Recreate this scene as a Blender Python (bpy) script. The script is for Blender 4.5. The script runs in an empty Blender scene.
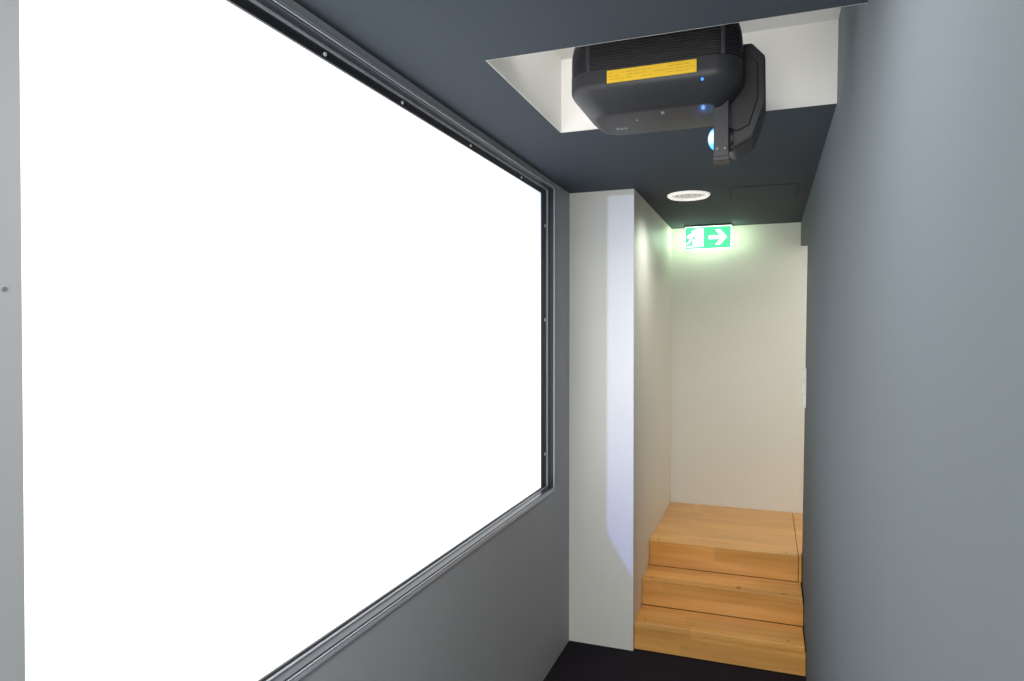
import bpy, bmesh, math, random
from mathutils import Vector, Matrix
random.seed(3)
scn = bpy.context.scene
try:
    scn.view_settings.view_transform = 'Standard'
except Exception: pass
COL = scn.collection

# ---------------------------------------------------------------- materials
def mat(name, color, rough=0.6, metal=0.0, noise=0.0, nscale=30, bump=0.0, bscale=200, emit=None, estr=0, spec=0.5):
    m = bpy.data.materials.new(name); m.use_nodes = True
    nt = m.node_tree; b = nt.nodes['Principled BSDF']
    c = (*color, 1)
    b.inputs['Base Color'].default_value = c
    b.inputs['Roughness'].default_value = rough
    b.inputs['Metallic'].default_value = metal
    b.inputs['Specular IOR Level'].default_value = spec
    tc = nt.nodes.new('ShaderNodeTexCoord')
    if noise > 0:
        n = nt.nodes.new('ShaderNodeTexNoise'); n.inputs['Scale'].default_value = nscale
        n.inputs['Detail'].default_value = 4
        nt.links.new(tc.outputs['Object'], n.inputs['Vector'])
        r = nt.nodes.new('ShaderNodeValToRGB')
        r.color_ramp.elements[0].position = 0.3; r.color_ramp.elements[1].position = 0.7
        r.color_ramp.elements[0].color = (*[x*(1-noise) for x in color], 1)
        r.color_ramp.elements[1].color = (*[min(1, x*(1+noise)) for x in color], 1)
        nt.links.new(n.outputs['Fac'], r.inputs['Fac'])
        nt.links.new(r.outputs['Color'], b.inputs['Base Color'])
    if bump > 0:
        n2 = nt.nodes.new('ShaderNodeTexNoise'); n2.inputs['Scale'].default_value = bscale
        n2.inputs['Detail'].default_value = 3
        nt.links.new(tc.outputs['Object'], n2.inputs['Vector'])
        bp = nt.nodes.new('ShaderNodeBump'); bp.inputs['Strength'].default_value = bump
        bp.inputs['Distance'].default_value = 0.002
        nt.links.new(n2.outputs['Fac'], bp.inputs['Height'])
        nt.links.new(bp.outputs['Normal'], b.inputs['Normal'])
    if emit:
        b.inputs['Emission Color'].default_value = (*emit, 1)
        b.inputs['Emission Strength'].default_value = estr
    return m

M_wall = mat('grey_paint', (0.160, 0.184, 0.203), 0.8, noise=0.012, nscale=2, spec=0.08)
M_wall_l = mat('grey_panel_paint', (0.47, 0.48, 0.49), 0.6, noise=0.015, nscale=3, spec=0.2)
M_ceil = mat('dark_ceiling_paint', (0.060, 0.076, 0.094), 0.75, noise=0.02, nscale=3, spec=0.2)
M_white = mat('cream_white_paint', (0.80, 0.80, 0.75), 0.42, noise=0.012, nscale=3, spec=0.45)
M_recess = mat('recess_white_paint', (0.83, 0.82, 0.79), 0.7, noise=0.02, nscale=5)
M_floor = mat('dark_carpet', (0.022, 0.018, 0.024), 0.95, noise=0.4, nscale=350, bump=0.8, bscale=500, spec=0.1)
M_black = mat('black_frame', (0.02, 0.022, 0.026), 0.35)
M_alu = mat('brushed_aluminium', (0.60, 0.63, 0.68), 0.32, 0.15, noise=0.03, nscale=60)
M_alud = mat('dark_anodised', (0.030, 0.035, 0.045), 0.3, 0.0)
M_screw = mat('screw_steel', (0.95, 0.95, 0.97), 0.4, 0.0)
M_screen = mat('screen_glow', (0.9, 0.9, 0.9), 0.6, emit=(0.985, 0.99, 1.0), estr=1.65)
M_pbody = mat('projector_black_plastic', (0.030, 0.031, 0.036), 0.42, noise=0.1, nscale=200, bump=0.1, bscale=900, spec=0.4)
M_pdark = mat('projector_vent_black', (0.014, 0.014, 0.016), 0.5)
M_yellow = mat('yellow_label', (0.88, 0.56, 0.02), 0.5, noise=0.03)
M_print = mat('dark_print', (0.62, 0.39, 0.02), 0.6)
M_pale = mat('pale_print', (0.35, 0.35, 0.37), 0.5)
M_led = mat('blue_led', (0.02, 0.1, 0.6), 0.2, emit=(0.05, 0.22, 1.0), estr=2.0)
M_green = mat('sign_green', (0.0, 0.4, 0.15), 0.4, emit=(0.10, 0.72, 0.36), estr=1.15)
M_signw = mat('sign_white', (0.9, 1, 0.95), 0.4, emit=(0.85, 1.0, 0.9), estr=3.0)
M_signtop = mat('sign_diffuser', (0.9, 1, 0.95), 0.4, emit=(0.78, 1.0, 0.70), estr=5)
M_signback = mat('sign_back_diffuser', (0.9, 1, 0.95), 0.4, emit=(0.78, 1.0, 0.70), estr=3)
M_signside = mat('sign_side_fill', (0.9, 1, 0.95), 0.4, emit=(0.70, 1.0, 0.62), estr=30)  # added emitter for the sign ends, spreads green glow to ceiling and partition
M_signhouse = mat('sign_housing', (0.05, 0.06, 0.06), 0.5)
M_dl = mat('downlight_glass', (0.2, 0.2, 0.19), 0.3, emit=(1.0, 0.98, 0.92), estr=0.20)
M_dimple = mat('reflector_facet', (0.5, 0.5, 0.48), 0.3, emit=(1, 0.98, 0.93), estr=0.33)
M_plast = mat('switch_white', (0.9, 0.9, 0.88), 0.35)
M_joint = mat('joint_dark', (0.02, 0.024, 0.028), 0.8)

M_lens = mat('blue_lens_glow', (0.05, 0.3, 0.8), 0.1, emit=(0.16, 0.60, 1.0), estr=1.8)
nt = M_lens.node_tree; b = nt.nodes['Principled BSDF']
tc = nt.nodes.new('ShaderNodeTexCoord'); sub = nt.nodes.new('ShaderNodeVectorMath'); sub.operation = 'DISTANCE'
sub.inputs[1].default_value = (-0.156, 2.018, 2.213)
nt.links.new(tc.outputs['Object'], sub.inputs[0])
rr_ = nt.nodes.new('ShaderNodeValToRGB'); rr_.color_ramp.elements[0].color = (0.75, 0.95, 1, 1); rr_.color_ramp.elements[0].position = 0.008
rr_.color_ramp.elements[1].color = (0.04, 0.35, 1.0, 1); rr_.color_ramp.elements[1].position = 0.024
nt.links.new(sub.outputs['Value'], rr_.inputs['Fac']); nt.links.new(rr_.outputs['Color'], b.inputs['Emission Color'])

# screen: projected white with a faint cool tint toward its far upper corner
nt = M_screen.node_tree; b = nt.nodes['Principled BSDF']
tc = nt.nodes.new('ShaderNodeTexCoord'); sub = nt.nodes.new('ShaderNodeVectorMath'); sub.operation = 'DISTANCE'
sub.inputs[1].default_value = (-1.032, 3.15, 2.33)
nt.links.new(tc.outputs['Object'], sub.inputs[0])
rs = nt.nodes.new('ShaderNodeValToRGB'); rs.color_ramp.elements[0].color = (0.46, 0.52, 0.61, 1); rs.color_ramp.elements[0].position = 0.0
rs.color_ramp.elements[1].color = (0.985, 0.99, 1, 1); rs.color_ramp.elements[1].position = 0.9
nt.links.new(sub.outputs['Value'], rs.inputs['Fac']); nt.links.new(rs.outputs['Color'], b.inputs['Emission Color'])

def wood():
    m = bpy.data.materials.new('honey_wood'); m.use_nodes = True
    nt = m.node_tree; b = nt.nodes['Principled BSDF']; L = nt.links.new
    tc = nt.nodes.new('ShaderNodeTexCoord')
    mp = nt.nodes.new('ShaderNodeMapping'); mp.inputs['Scale'].default_value = (1.6, 20, 20)
    L(tc.outputs['Object'], mp.inputs['Vector'])
    n = nt.nodes.new('ShaderNodeTexNoise'); n.inputs['Scale'].default_value = 1.5; n.inputs['Detail'].default_value = 6
    n.inputs['Distortion'].default_value = 0.4
    L(mp.outputs['Vector'], n.inputs['Vector'])
    r = nt.nodes.new('ShaderNodeValToRGB')
    e = r.color_ramp.elements
    e[0].position = 0.25; e[0].color = (0.74, 0.345, 0.080, 1)
    e[1].position = 0.75; e[1].color = (0.92, 0.50, 0.155, 1)
    L(n.outputs['Fac'], r.inputs['Fac'])
    mp2 = nt.nodes.new('ShaderNodeMapping'); mp2.inputs['Scale'].default_value = (0.9, 8.5, 7.5)
    L(tc.outputs['Object'], mp2.inputs['Vector'])
    wn = nt.nodes.new('ShaderNodeTexVoronoi'); wn.inputs['Scale'].default_value = 1.0
    L(mp2.outputs['Vector'], wn.inputs['Vector'])
    wn.distance = 'CHEBYCHEV'; wn.inputs['Randomness'].default_value = 0.25
    bw = nt.nodes.new('ShaderNodeRGBToBW'); L(wn.outputs['Color'], bw.inputs[0])
    mr = nt.nodes.new('ShaderNodeMapRange'); mr.inputs[3].default_value = 0.82; mr.inputs[4].default_value = 1.08
    L(bw.outputs[0], mr.inputs[0])
    mx = nt.nodes.new('ShaderNodeMix'); mx.data_type = 'RGBA'; mx.blend_type = 'MULTIPLY'
    mx.inputs[0].default_value = 1
    L(r.outputs['Color'], mx.inputs[6]); L(mr.outputs[0], mx.inputs[7])
    v = nt.nodes.new('ShaderNodeTexVoronoi'); v.inputs['Scale'].default_value = 4.0
    L(tc.outputs['Object'], v.inputs['Vector'])
    r2 = nt.nodes.new('ShaderNodeValToRGB'); r2.color_ramp.elements[0].position = 0.03; r2.color_ramp.elements[1].position = 0.08
    r2.color_ramp.elements[0].color = (0.45, 0.27, 0.15, 1); r2.color_ramp.elements[1].color = (1, 1, 1, 1)
    L(v.outputs['Distance'], r2.inputs['Fac'])
    mx2 = nt.nodes.new('ShaderNodeMix'); mx2.data_type = 'RGBA'; mx2.blend_type = 'MULTIPLY'; mx2.inputs[0].default_value = 1
    L(mx.outputs[2], mx2.inputs[6]); L(r2.outputs['Color'], mx2.inputs[7])
    L(mx2.outputs[2], b.inputs['Base Color'])
    b.inputs['Roughness'].default_value = 0.26
    return m
M_wood = wood()

# ---------------------------------------------------------------- helpers
def add_box(bm, lo, hi, mi=0):
    x0, y0, z0 = lo; x1, y1, z1 = hi
    v = [bm.verts.new(p) for p in [(x0,y0,z0),(x1,y0,z0),(x1,y1,z0),(x0,y1,z0),(x0,y0,z1),(x1,y0,z1),(x1,y1,z1),(x0,y1,z1)]]
    for f in [(0,3,2,1),(4,5,6,7),(0,1,5,4),(1,2,6,5),(2,3,7,6),(3,0,4,7)]:
        fc = bm.faces.new([v[i] for i in f]); fc.material_index = mi

def finish(name, bm, mats, parent=None, bevel=0, smooth=False, **props):
    me = bpy.data.meshes.new(name)
    bmesh.ops.recalc_face_normals(bm, faces=bm.faces)
    bm.to_mesh(me); bm.free()
    o = bpy.data.objects.new(name, me); COL.objects.link(o)
    for m in (mats if isinstance(mats, list) else [mats]): me.materials.append(m)
    if bevel:
        md = o.modifiers.new('bevel', 'BEVEL'); md.width = bevel; md.segments = 2; md.limit_method = 'ANGLE'
    if smooth:
        for p in me.polygons: p.use_smooth = True
        try:
            me.set_sharp_from_angle(angle=math.radians(38))
        except Exception: pass
    if parent is not None:
        o.parent = parent
        o.matrix_parent_inverse = Matrix.Translation(-Vector(parent.location))
    for k, v in props.items(): o[k] = v
    return o

def boxes(name, bl, mats, **kw):
    bm = bmesh.new()
    for b in bl: add_box(bm, b[0], b[1], b[2] if len(b) > 2 else 0)
    return finish(name, bm, mats, **kw)

def empty(name, loc, label, category):
    e = bpy.data.objects.new(name, None); e.location = loc; e.empty_display_size = 0.05
    COL.objects.link(e); e['label'] = label; e['category'] = category
    return e

def prism(bm, pts, axis, a, b, mi=0):
    def P(p, t):
        return {'x': (t, p[0], p[1]), 'y': (p[0], t, p[1]), 'z': (p[0], p[1], t)}[axis]
    A = [bm.verts.new(P(p, a)) for p in pts]; B = [bm.verts.new(P(p, b)) for p in pts]
    n = len(pts)
    f = bm.faces.new(A); f.material_index = mi
    f = bm.faces.new(B[::-1]); f.material_index = mi
    for i in range(n):
        f = bm.faces.new([A[i], A[(i+1) % n], B[(i+1) % n], B[i]]); f.material_index = mi

def circ(cx, cy, r, n=32):
    return [(cx + r*math.cos(2*math.pi*i/n), cy + r*math.sin(2*math.pi*i/n)) for i in range(n)]

# ---------------------------------------------------------------- dimensions
CH = 2.40; XL = -0.995; YC = 3.53; YB = 5.0; XP = -0.65; YR = 4.10
XB, XT = 0.178, 0.206            # right wall face at the floor / at the ceiling
def xr(z): return XB + (XT-XB)*z/CH
YBACK = -1.8
S = dict(kind='structure')
boxes('floor', [((-1.2, YBACK-0.1, -0.1), (1.4, YB+0.1, 0))], M_floor, **S)
RX0, RX1, RY0, RY1, RZ = -0.725, xr(2.4), 1.725, 2.45, 2.67
boxes('ceiling', [((-1.2, YBACK-0.1, CH), (1.4, RY0, 2.5)),
                  ((-1.2, RY1, CH), (1.4, YB+0.1, 2.5)),
                  ((-1.2, RY0, CH), (RX0, RY1, 2.5)),
                  ((RX1+0.004, RY0, CH), (1.4, RY1, 2.5))], M_ceil, **S)
t = 0.003
boxes('wall_recess', [((RX0, RY0, CH+0.0005), (RX0+t, RY1, RZ)),
                      ((RX0, RY1-t, CH+0.0005), (RX1+0.004, RY1, RZ)),
                      ((RX0, RY0, CH+0.0005), (RX1+0.004, RY0+t, RZ)),
                      ((RX0, RY0, RZ), (RX1+0.02, RY1, RZ+0.02))], M_recess, **S)
OY0, OY1, OZ0, OZ1 = 0.666, 3.235, 0.885, 2.372
boxes('wall_left', [((-1.2, YBACK, 0), (XL, OY0, CH)),
                    ((-1.2, OY1, 0), (XL, YC+0.02, CH)),
                    ((-1.2, OY0, 0), (XL, OY1, OZ0)),
                    ((-1.2, OY0, OZ1), (XL, OY1, CH))], M_wall_l, **S)
bm = bmesh.new()
prism(bm, [(xr(0), 0), (xr(0)+0.14, 0), (xr(0)+0.14, 2.72), (xr(2.72), 2.72)], 'y', YBACK, YR)
prism(bm, [(xr(2.24), 2.24), (xr(0)+0.14, 2.24), (xr(0)+0.14, CH), (xr(CH), CH)], 'y', YR, YB)
finish('wall_right', bm, M_wall, **S)
boxes('wall_partition', [((XL-0.2, YC, 0), (XP, YB, CH))], M_white, **S)
boxes('wall_far', [((XL-0.2, YB, 0), (1.4, YB+0.12, CH))], M_white, **S)
boxes('wall_near', [((-1.2, YBACK-0.12, 0), (1.4, YBACK, CH))], M_wall, **S)
boxes('wall_passage', [((1.3, YR-0.12, 0), (1.4, YB, CH))], M_white, **S)
boxes('wall_passage_side', [((XB+0.14, YR-0.12, 0), (1.3, YR-0.002, CH))], M_white, **S)

# ---------------------------------------------------------------- screen
SX = -1.032
scr = empty('projection_screen', (SX, (OY0+OY1)/2, OZ0), 'large glowing white projection screen in black metal frame', 'screen')
WY0, WY1, WZ0, WZ1 = 0.60, 3.150, 0.905, 2.332
boxes('screen_surface', [((SX-0.012, WY0, WZ0), (SX, WY1, WZ1))], M_screen, parent=scr)
FO = 0.0005
fr = [((SX-0.02, WY1, OZ0+FO), (SX+0.007, OY1-FO, OZ1-FO)),
      ((SX-0.02, OY0+FO, WZ1), (SX+0.007, WY1, OZ1-FO)),
      ((SX-0.02, OY0+FO, OZ0+FO), (SX+0.007, WY1, WZ0))]
boxes('frame', fr, M_black, parent=scr, bevel=0.001, label='black inner frame with screws')
g = 0.010
rv = [((SX+0.007, OY1-g, OZ0+FO), (XL+0.004, OY1-FO, OZ1-FO)),
      ((SX+0.007, OY0+FO, OZ1-g), (XL+0.004, OY1-g, OZ1-FO)),
      ((SX+0.007, OY0+FO, OZ0+FO), (XL+0.004, OY1-g, OZ0+g))]
boxes('frame_edge', rv, M_alud, parent=scr, bevel=0.0015, label='dark anodised metal edge profile')
lip = [((SX+0.007, OY1-g-0.006, OZ0+g), (SX+0.014, OY1-g, OZ1-g)),
       ((SX+0.007, OY0+FO, OZ1-g-0.005), (SX+0.014, OY1-g, OZ1-g)),
       ((SX+0.007, OY0+FO, OZ0+g), (SX+0.014, OY1-g, OZ0+g+0.003))]
boxes('inner_lip', lip, M_alu, parent=scr, label='thin bright aluminium inner lip')
bead = [((XL+0.0005, OY0, OZ0-0.012), (XL+0.007, OY1+0.010, OZ0)),
        ((XL+0.0005, OY0, OZ1), (XL+0.006, OY1+0.010, OZ1+0.005)),
        ((XL+0.0005, OY1, OZ0), (XL+0.006, OY1+0.008, OZ1))]
boxes('metal_bead', bead, M_alu, parent=scr, bevel=0.0015, label='thin bright aluminium bead')
rib = [((XL+0.004, OY0, OZ0+0.003), (XL+0.008, OY1-0.004, OZ0+0.0055)),
       ((XL+0.004, OY0, OZ1-0.006), (XL+0.008, OY1-0.004, OZ1-0.0035)),
       ((XL+0.004, OY1-0.007, OZ0+0.003), (XL+0.008, OY1-0.004, OZ1-0.003))]
boxes('outer_rib', rib, M_alu, parent=scr, label='bright aluminium rib')
def screw(y, z, x=SX+0.007, r=0.008, parent=scr, m=M_screw):
    bm = bmesh.new(); prism(bm, circ(y, z, r, 12), 'x', x-0.001, x+0.003)
    return finish('screw', bm, m, parent=parent)
for z in (1.06, 1.72, 2.18): screw(3.193, z)
for y in (1.05, 1.42, 1.80, 2.3, 2.85): screw(y, 2.344, r=0.005)
M_ws = mat('wall_screw_grey', (0.2, 0.2, 0.21), 0.4)
for z in (0.6, 1.72):
    bm = bmesh.new(); prism(bm, circ(0.642, z, 0.003, 12), 'x', XL-0.001, XL+0.0015)
    o = finish('wall_screw', bm, M_ws, label='small screw head in the grey wall panel', category='screw', group='wall panel screws')

# ---------------------------------------------------------------- stairs
YS = [3.55, 3.79, 4.03]; HS = 0.145
st = empty('wooden_stairs', (-0.24, 3.55, 0), 'three honey-coloured wooden steps up to a landing between white walls', 'stairs')
xs0 = XP+0.001; xr1 = XB-0.001
for i in range(2):
    z0, z1 = i*HS, (i+1)*HS
    boxes('step', [((xs0, YS[i]+0.006, z0+0.001), (xr1, YS[i]+0.024, z1-0.028)),
                   ((xs0, YS[i], z1-0.030), (xr1-0.004, YS[i+1]+0.003, z1))], M_wood, parent=st, bevel=0.002)
xm = 0.160
boxes('landing', [((xs0, YS[2]+0.006, 2*HS+0.001), (xm, YS[2]+0.024, 3*HS-0.028)),
                  ((xs0, YS[2], 3*HS-0.030), (xm, YB-0.001, 3*HS))], M_wood, parent=st, bevel=0.0015)
boxes('landing_extension', [((xm+0.003, YS[2]+0.002, 2*HS+0.001), (xr1, YR, 3*HS-0.001)), ((xm+0.003, YR, 2*HS+0.001), (1.299, YB-0.001, 3*HS-0.001))], M_wood, parent=st, bevel=0.0)
boxes('base', [((xs0, 3.60, 0.001), (xr1-0.006, 3.80, 0.110)), ((xs0, 3.84, 0.001), (xr1-0.006, 4.04, 0.255)), ((xs0, 4.08, 0.001), (xm-0.002, YB-0.002, 0.402))], M_joint, parent=st)
for x in (-0.60, 0.10):
    for (y, z) in ((3.575, .145), (3.815, .29), (4.055, .435)):
        bm = bmesh.new(); prism(bm, circ(x, y+0.02, 0.005, 12), 'z', z-0.001, z+0.0012)
        finish('screw', bm, M_alud, parent=st)

# ---------------------------------------------------------------- downlight
dl = empty('recessed_downlight', (-0.404, 3.79, CH), 'round recessed downlight with white rim in dark ceiling', 'ceiling light')
bm = bmesh.new()
R = 0.112; prof = [(R, 0.0), (R, -0.006), (R-0.010, -0.014), (R-0.024, -0.004), (R-0.024, 0.0)]
n = 48; rings = []
for k in range(n):
    a = 2*math.pi*k/n
    rings.append([bm.verts.new((-0.404+r*math.cos(a), 3.79+r*math.sin(a), CH+z)) for r, z in prof])
for k in range(n):
    A, B = rings[k], rings[(k+1) % n]
    for j in range(len(prof)):
        j2 = (j+1) % len(prof)
        bm.faces.new([A[j], B[j], B[j2], A[j2]])
finish('rim', bm, mat('rim_white', (0.85, 0.85, 0.83), 0.35, emit=(1, 0.98, 0.93), estr=0.6), parent=dl, smooth=True)
bm = bmesh.new(); prism(bm, circ(-0.404, 3.79, R-0.023, 48), 'z', CH-0.003, CH-0.0005)
finish('diffuser', bm, M_dl, parent=dl)
bm = bmesh.new()
for rr, nn_ in ((0.025, 7), (0.050, 13), (0.074, 19)):
    for k in range(nn_):
        a = 2*math.pi*k/nn_
        prism(bm, circ(-0.404+rr*math.cos(a), 3.79+rr*math.sin(a), 0.006, 8), 'z', CH-0.005, CH-0.003)
finish('reflector_facet', bm, M_dimple, parent=dl, kind='stuff')

# ---------------------------------------------------------------- access panel
ap = empty('ceiling_access_panel', (-0.02, 3.85, CH), 'flush dark painted access panel in ceiling beside downlight', 'panel')
boxes('panel_face', [((-0.187, 3.688, CH-0.002), (0.137, 4.012, CH-0.0005))], M_ceil, parent=ap, bevel=0.001)
boxes('joint', [((-0.194, 3.681, CH-0.0014), (-0.188, 4.019, CH-0.0002)), ((0.138, 3.681, CH-0.0014), (0.144, 4.019, CH-0.0002)),
                ((-0.188, 3.681, CH-0.0014), (0.138, 3.687, CH-0.0002)), ((-0.188, 4.013, CH-0.0014), (0.138, 4.019, CH-0.0002))], M_joint, parent=ap)

# ---------------------------------------------------------------- exit sign
ex = empty('exit_sign', (-0.389, 4.88, CH), 'illuminated green emergency exit sign with running figure and arrow under ceiling', 'exit sign')
cx, sw = -0.389, 0.305
x0, x1 = cx-sw/2, cx+sw/2
z0, z1 = 2.236, 2.384
yf = 4.872
boxes('housing', [((x0-0.006, 4.872, 2.388), (x1+0.006, 4.912, CH-0.0005))], M_signhouse, parent=ex, bevel=0.002)
boxes('sign_panel', [((x0, yf, z0), (x1, yf+0.034, z1))], M_green, parent=ex, bevel=0.002)
boxes('diffuser', [((x0+0.008, yf+0.006, z0-0.003), (x1-0.008, yf+0.030, z0-0.0005))], M_signtop, parent=ex)
boxes('back_diffuser', [((x0+0.008, yf+0.0345, z0+0.008), (x1-0.008, yf+0.037, z1-0.008))], M_signback, parent=ex)
boxes('side_fill', [((x0-0.003, yf+0.008, z0+0.010), (x0-0.0003, yf+0.030, z1-0.004))], M_signside, parent=ex)  # glowing end strips added to the sign for its sideways spill
boxes('side_fill', [((x1+0.0003, yf+0.008, z0+0.010), (x1+0.003, yf+0.030, z1-0.004))], M_signside, parent=ex)
boxes('top_strip', [((x0, yf-0.001, z1-0.001), (x1, yf+0.030, z1+0.0035))], M_signback, parent=ex)
pf, pb = yf-0.0015, yf-0.0002
H = z1-z0
ax0 = cx+0.006; az = z0+H*0.5
bm = bmesh.new()
tip = ax0+0.118
prism(bm, [(ax0, az-0.012), (tip-0.035, az-0.012), (tip-0.035, az+0.012), (ax0, az+0.012)], 'y', pf, pb)
prism(bm, [(tip, az), (tip-0.046, az+0.052), (tip-0.076, az+0.052), (tip-0.032, az), (tip-0.076, az-0.052), (tip-0.046, az-0.052)], 'y', pf-0.0004, pb)
finish('arrow_symbol', bm, M_signw, parent=ex)
bm = bmesh.new()
dx0 = x0+0.066; dx1 = x0+0.122
prism(bm, [(dx0, z0+0.012), (dx1, z0+0.012), (dx1, z1-0.012), (dx0, z1-0.012)], 'y', pf, pb)
prism(bm, [(x0+0.010, z0+0.012), (dx0, z0+0.012), (dx0, z0+0.020), (x0+0.010, z0+0.020)], 'y', pf, pb)
finish('door_symbol', bm, M_signw, parent=ex)
bm = bmesh.new()
def limb(p, q, w):
    p = Vector(p); q = Vector(q); d = (q-p).normalized(); nn = Vector((-d.y, d.x))*w/2
    prism(bm, [tuple(p+nn), tuple(q+nn), tuple(q-nn), tuple(p-nn)], 'y', pf-0.001, pf-0.0003)
ox, oz = x0+0.040, z0+0.020
prism(bm, circ(ox+0.016, oz+0.096, 0.011, 16), 'y', pf-0.001, pf-0.0003)
limb((ox+0.010, oz+0.084), (ox-0.004, oz+0.046), 0.020)
limb((ox+0.012, oz+0.078), (ox+0.030, oz+0.066), 0.008)
limb((ox+0.030, oz+0.066), (ox+0.040, oz+0.078), 0.008)
limb((ox+0.006, oz+0.080), (ox-0.018, oz+0.072), 0.008)
limb((ox-0.018, oz+0.072), (ox-0.024, oz+0.054), 0.008)
limb((ox-0.002, oz+0.048), (ox+0.018, oz+0.036), 0.011)
limb((ox+0.018, oz+0.036), (ox+0.014, oz+0.008), 0.010)
limb((ox-0.004, oz+0.046), (ox-0.012, oz+0.022), 0.011)
limb((ox-0.012, oz+0.022), (ox-0.030, oz+0.014), 0.010)
finish('figure_symbol', bm, M_signw, parent=ex)

# ---------------------------------------------------------------- switch
XS = xr(1.36)
sw_ = empty('light_switch', (XS, 4.0, 1.355), 'white plastic triple wall switch plate at edge of grey wall', 'light switch')
boxes('plate', [((XS-0.008, 3.985, 1.250), (XS+0.001, 4.065, 1.465))], M_plast, parent=sw_, bevel=0.002)
for k in range(3):
    boxes('rocker', [((XS-0.018, 3.992, 1.255+k*0.071), (XS-0.0075, 4.058, 1.316+k*0.071))], M_plast, parent=sw_, bevel=0.003)

# ---------------------------------------------------------------- projector
pj = empty('projector', (-0.30, 2.03, 2.43), 'black ceiling-mounted projector with vent ribs and yellow label in white recess', 'projector')
PX0, PX1, PY0, PY1 = -0.537, -0.066, 1.865, 2.205
def rrect(x0, x1, y0, y1, r, seg=8):
    pts = []
    for (cx_, cy_, a0) in ((x1-r, y1-r, 0), (x0+r, y1-r, 90), (x0+r, y0+r, 180), (x1-r, y0+r, 270)):
        for k in range(seg+1):
            a = math.radians(a0+90*k/seg); pts.append((cx_+r*math.cos(a), cy_+r*math.sin(a)))
    return pts
def loft(name, secs, m, parent, r0=0.070):
    bm = bmesh.new(); rings = []
    for z, ins in secs:
        r = max(0.02, r0-ins*0.3)
        rings.append([bm.verts.new((x, y, z)) for x, y in rrect(PX0+ins, PX1-ins, PY0+ins, PY1-ins, r)])
    nn = len(rings[0])
    for a, b in zip(rings, rings[1:]):
        for i in range(nn): bm.faces.new([a[i], a[(i+1) % nn], b[(i+1) % nn], b[i]])
    bm.faces.new(rings[0][::-1]); bm.faces.new(rings[-1])
    return finish(name, bm, m, parent=parent, smooth=True)
loft('lower_shell', [(2.279, 0.066), (2.281, 0.058), (2.286, 0.050), (2.312, 0.022), (2.332, 0.006), (2.342, 0.001), (2.352, 0.0), (2.386, 0.0), (2.3875, 0.0015)], M_pbody, pj)
loft('upper_shell', [(2.3875, 0.004), (2.440, 0.006), (2.480, 0.012), (2.500, 0.025), (2.510, 0.06)], M_pdark, pj)
for k in range(14):
    z = 2.3905 + k*0.0074
    i0 = 0.0005 if z < 2.43 else 0.0005 + (z-2.43)**2*3
    loft('vent_rib', [(z, i0+0.003), (z+0.0008, i0), (z+0.0034, i0), (z+0.0042, i0+0.003)], M_pbody, pj)
for (cx0, cx1) in ((-0.480, -0.466), (-0.118, -0.106)):
    boxes('grille_cheek', [((cx0, PY0-0.0008, 2.386), (cx1, PY0+0.012, 2.475))], M_pbody, parent=pj, bevel=0.003)
boxes('label_sticker', [((-0.419, PY0-0.0030, 2.346), (-0.179, PY0+0.003, 2.380))], M_yellow, parent=pj, bevel=0.0008, label='yellow warning label')
bl = []
x = -0.412
while x < -0.19:
    w = random.uniform(0.006, 0.02)
    for zz in (2.354, 2.362, 2.370):
        if random.random() < 0.8: bl.append(((x, PY0-0.0034, zz), (min(x+w, -0.186), PY0-0.0029, zz+0.0018)))
    x += w+0.004
boxes('label_print', bl, M_print, parent=pj, kind='stuff')
boxes('emblem', [((-0.435+k*0.012, 2.062, 2.2782), (-0.427+k*0.012, 2.078, 2.2792)) for k in range(3)], M_pale, parent=pj, kind='stuff')
boxes('emblem_mark', [((-0.285, 1.950, 2.2782), (-0.277, 1.970, 2.2792))], M_pale, parent=pj)
bm = bmesh.new(); prism(bm, circ(-0.36, 2.0, 0.004, 12), 'z', 2.2775, 2.2792); finish('screw', bm, M_pale, parent=pj)
bm = bmesh.new(); bmesh.ops.create_uvsphere(bm, u_segments=12, v_segments=8, radius=0.004, matrix=Matrix.Translation((-0.165, 1.872, 2.328)))
finish('indicator_led', bm, M_led, parent=pj, smooth=True)
boxes('mount', [((-0.34, 1.99, 2.505), (-0.26, 2.07, RZ-0.001)), ((-0.40, 1.93, RZ-0.012), (-0.20, 2.13, RZ-0.001))], M_pdark, parent=pj, bevel=0.004)
bm = bmesh.new()
prism(bm, [(-0.125, 2.465), (-0.045, 2.465), (-0.010, 2.425), (-0.008, 2.300), (-0.040, 2.205), (-0.095, 2.175), (-0.125, 2.20)], 'y', 2.02, 2.17)
finish('lens_housing', bm, M_pbody, parent=pj, bevel=0.006)
bm = bmesh.new()
prism(bm, [(-0.105, 2.435), (-0.055, 2.435), (-0.028, 2.405), (-0.028, 2.310), (-0.052, 2.235), (-0.085, 2.222), (-0.105, 2.235)], 'y', 2.014, 2.021)
finish('housing_panel', bm, M_pdark, parent=pj, bevel=0.003)
boxes('bracket', [((-0.143, 1.966, 2.135), (-0.103, 1.973, 2.345)), ((-0.143, 1.955, 2.130), (-0.100, 2.010, 2.142)), ((-0.137, 1.973, 2.295), (-0.109, 2.03, 2.305))], M_pbody, parent=pj, bevel=0.002, label='black metal bracket arm with screws')
for z in (2.165, 2.33):
    for xx in (-0.133, -0.113):
        bm = bmesh.new(); prism(bm, circ(xx, z, 0.0025, 10), 'y', 1.9635, 1.967); finish('screw', bm, M_pale, parent=pj)
bm = bmesh.new()
bmesh.ops.create_cone(bm, cap_ends=True, segments=32, radius1=0.036, radius2=0.036, depth=0.05, matrix=Matrix.Translation((-0.118, 2.045, 2.21)) @ Matrix.Rotation(math.pi/2, 4, 'Y'))
finish('lens_barrel', bm, M_pdark, parent=pj, smooth=True)
bm = bmesh.new()
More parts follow.
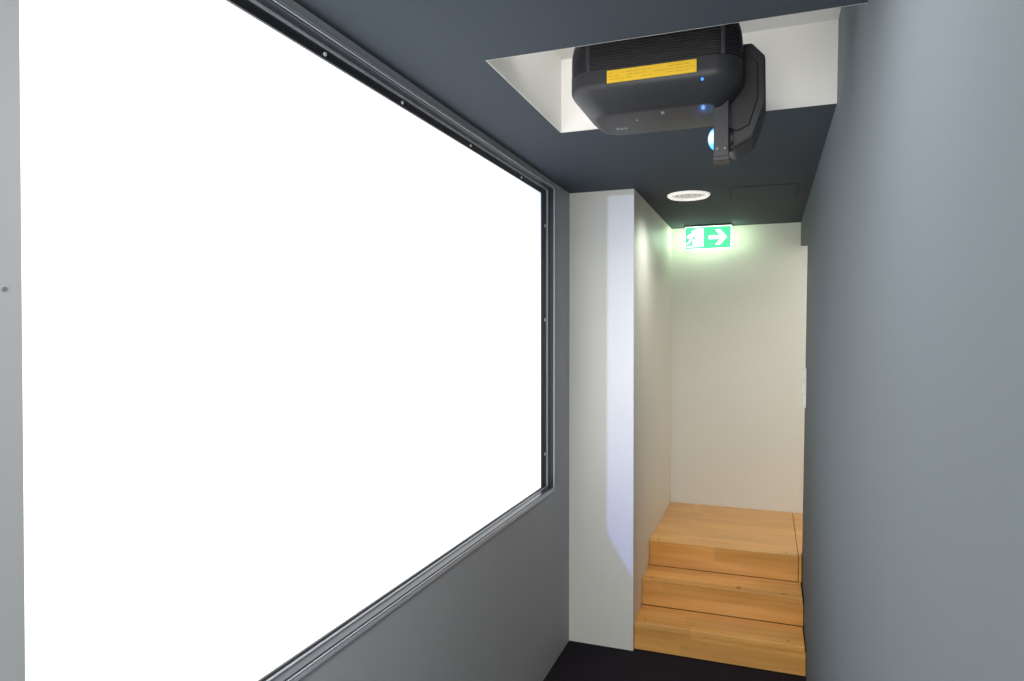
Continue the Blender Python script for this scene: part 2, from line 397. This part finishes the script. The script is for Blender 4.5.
bmesh.ops.create_uvsphere(bm, u_segments=32, v_segments=20, radius=0.032, matrix=Matrix.Translation((-0.140, 2.045, 2.213)) @ Matrix.Diagonal((0.75, 1, 1, 1)))
finish('lens', bm, M_lens, parent=pj, smooth=True, label='glowing blue lens')

# ---------------------------------------------------------------- lights
def light(name, typ, loc, power, color, rot=(0, 0, 0), **kw):
    l = bpy.data.lights.new(name, typ); l.energy = power; l.color = color
    for k, v in kw.items(): setattr(l, k, v)
    o = bpy.data.objects.new(name, l); o.location = loc; o.rotation_euler = rot; COL.objects.link(o); return o
light('downlight_lamp', 'SPOT', (-0.404, 3.79, CH-0.02), 22, (1.0, 0.97, 0.89), spot_size=math.radians(150), spot_blend=1.0, shadow_soft_size=0.08)
light('passage_fill', 'AREA', (0.95, 4.55, CH-0.02), 8, (1.0, 0.98, 0.91), size=0.3)  # unseen fill around the corner, brightens the far white walls
light('rear_fill', 'AREA', (-0.40, YBACK+0.05, 1.35), 56, (1.0, 0.985, 0.95), rot=(math.radians(90), 0, 0), shape='RECTANGLE', size=0.9, size_y=1.9)  # large unseen fill added behind the camera, evens light down the corridor
light('corridor_lamp_rear', 'AREA', (-0.30, -0.6, CH-0.02), 20, (1.0, 0.985, 0.96), size=0.6)
light('corridor_fill', 'AREA', (-0.32, 1.05, CH-0.02), 10, (1.0, 0.985, 0.95), size=0.5)  # fill added overhead out of frame, lifts the left wall
light('recess_fill', 'AREA', (-0.40, RY0+0.03, 2.60), 1.4, (1.0, 0.98, 0.94), rot=(math.radians(95), 0, 0), shape='RECTANGLE', size=0.5, size_y=0.04, spread=math.radians(115))  # fill added out of sight behind the near edge to brighten the recess
light('lens_spill', 'POINT', (-0.172, 1.985, 2.262), 0.05, (0.12, 0.35, 1.0), shadow_soft_size=0.002)

gx, gy, gz = -0.185, 2.06, 2.205
g_ = light('projector_beam', 'SPOT', (gx, gy, gz), 58, (1, 1, 1), rot=(math.radians(90), 0, 0), spot_size=math.radians(120), spot_blend=0.0, shadow_soft_size=0.004)
gl = g_.data; gl.use_nodes = True; nt = gl.node_tree
em = nt.nodes['Emission']; tc = nt.nodes.new('ShaderNodeTexCoord'); sp = nt.nodes.new('ShaderNodeSeparateXYZ')
nt.links.new(tc.outputs['Normal'], sp.inputs[0])
def mth(op, a, b=None):
    nd = nt.nodes.new('ShaderNodeMath'); nd.operation = op
    for i, v in enumerate((a, b)):
        if v is None: continue
        if isinstance(v, (int, float)): nd.inputs[i].default_value = v
        else: nt.links.new(v, nd.inputs[i])
    return nd.outputs[0]
negz = mth('MULTIPLY', sp.outputs[2], -1.0)
xy = mth('DIVIDE', sp.outputs[0], negz); zy = mth('DIVIDE', sp.outputs[1], negz)
D = YC-gy
u0 = (-0.79-gx)/D; u1 = (-0.652-gx)/D
a0 = (0.60-gz)/D; a1 = (0.38-gz)/D
def soft(v, e, wd=0.006):
    mr = nt.nodes.new('ShaderNodeMapRange'); nt.links.new(v, mr.inputs[0])
    mr.inputs[1].default_value = e-wd; mr.inputs[2].default_value = e+wd; return mr.outputs[0]
m1 = soft(xy, u0)
m2 = mth('LESS_THAN', xy, u1)
line = mth('ADD', mth('MULTIPLY', mth('SUBTRACT', xy, u0), (a1-a0)/(u1-u0)), a0)
m3 = soft(mth('SUBTRACT', zy, line), 0.0, 0.012)
m4 = mth('LESS_THAN', zy, (2.372-gz)/D)
mask = mth('MULTIPLY', mth('MULTIPLY', m1, m2), mth('MULTIPLY', m3, m4))
fall = nt.nodes.new('ShaderNodeMapRange'); nt.links.new(zy, fall.inputs[0])
fall.inputs[1].default_value = -1.2; fall.inputs[2].default_value = 0.1; fall.inputs[3].default_value = 1.9; fall.inputs[4].default_value = 0.45
nt.links.new(mth('MULTIPLY', mask, fall.outputs[0]), em.inputs['Strength'])
cr = nt.nodes.new('ShaderNodeValToRGB')
mrc = nt.nodes.new('ShaderNodeMapRange'); nt.links.new(zy, mrc.inputs[0]); mrc.inputs[1].default_value = -1.15; mrc.inputs[2].default_value = 0.1
nt.links.new(mrc.outputs[0], cr.inputs['Fac'])
e = cr.color_ramp.elements
e[0].position = 0.0; e[0].color = (0.20, 0.28, 1.0, 1)
e[1].position = 0.5; e[1].color = (0.60, 0.66, 0.98, 1)
e2 = cr.color_ramp.elements.new(1.0); e2.color = (0.52, 0.60, 1.0, 1)
nt.links.new(cr.outputs['Color'], em.inputs['Color'])

w = bpy.data.worlds.new('w'); scn.world = w; w.use_nodes = True
w.node_tree.nodes['Background'].inputs[0].default_value = (0.02, 0.02, 0.022, 1)

cam = bpy.data.cameras.new('cam'); co = bpy.data.objects.new('cam', cam); COL.objects.link(co)
cam.lens = 24; cam.sensor_width = 36; cam.clip_start = 0.01
co.location = (0, 0, 1.66); co.rotation_euler = (math.radians(90-0.71), 0, math.radians(20.55))
scn.camera = co
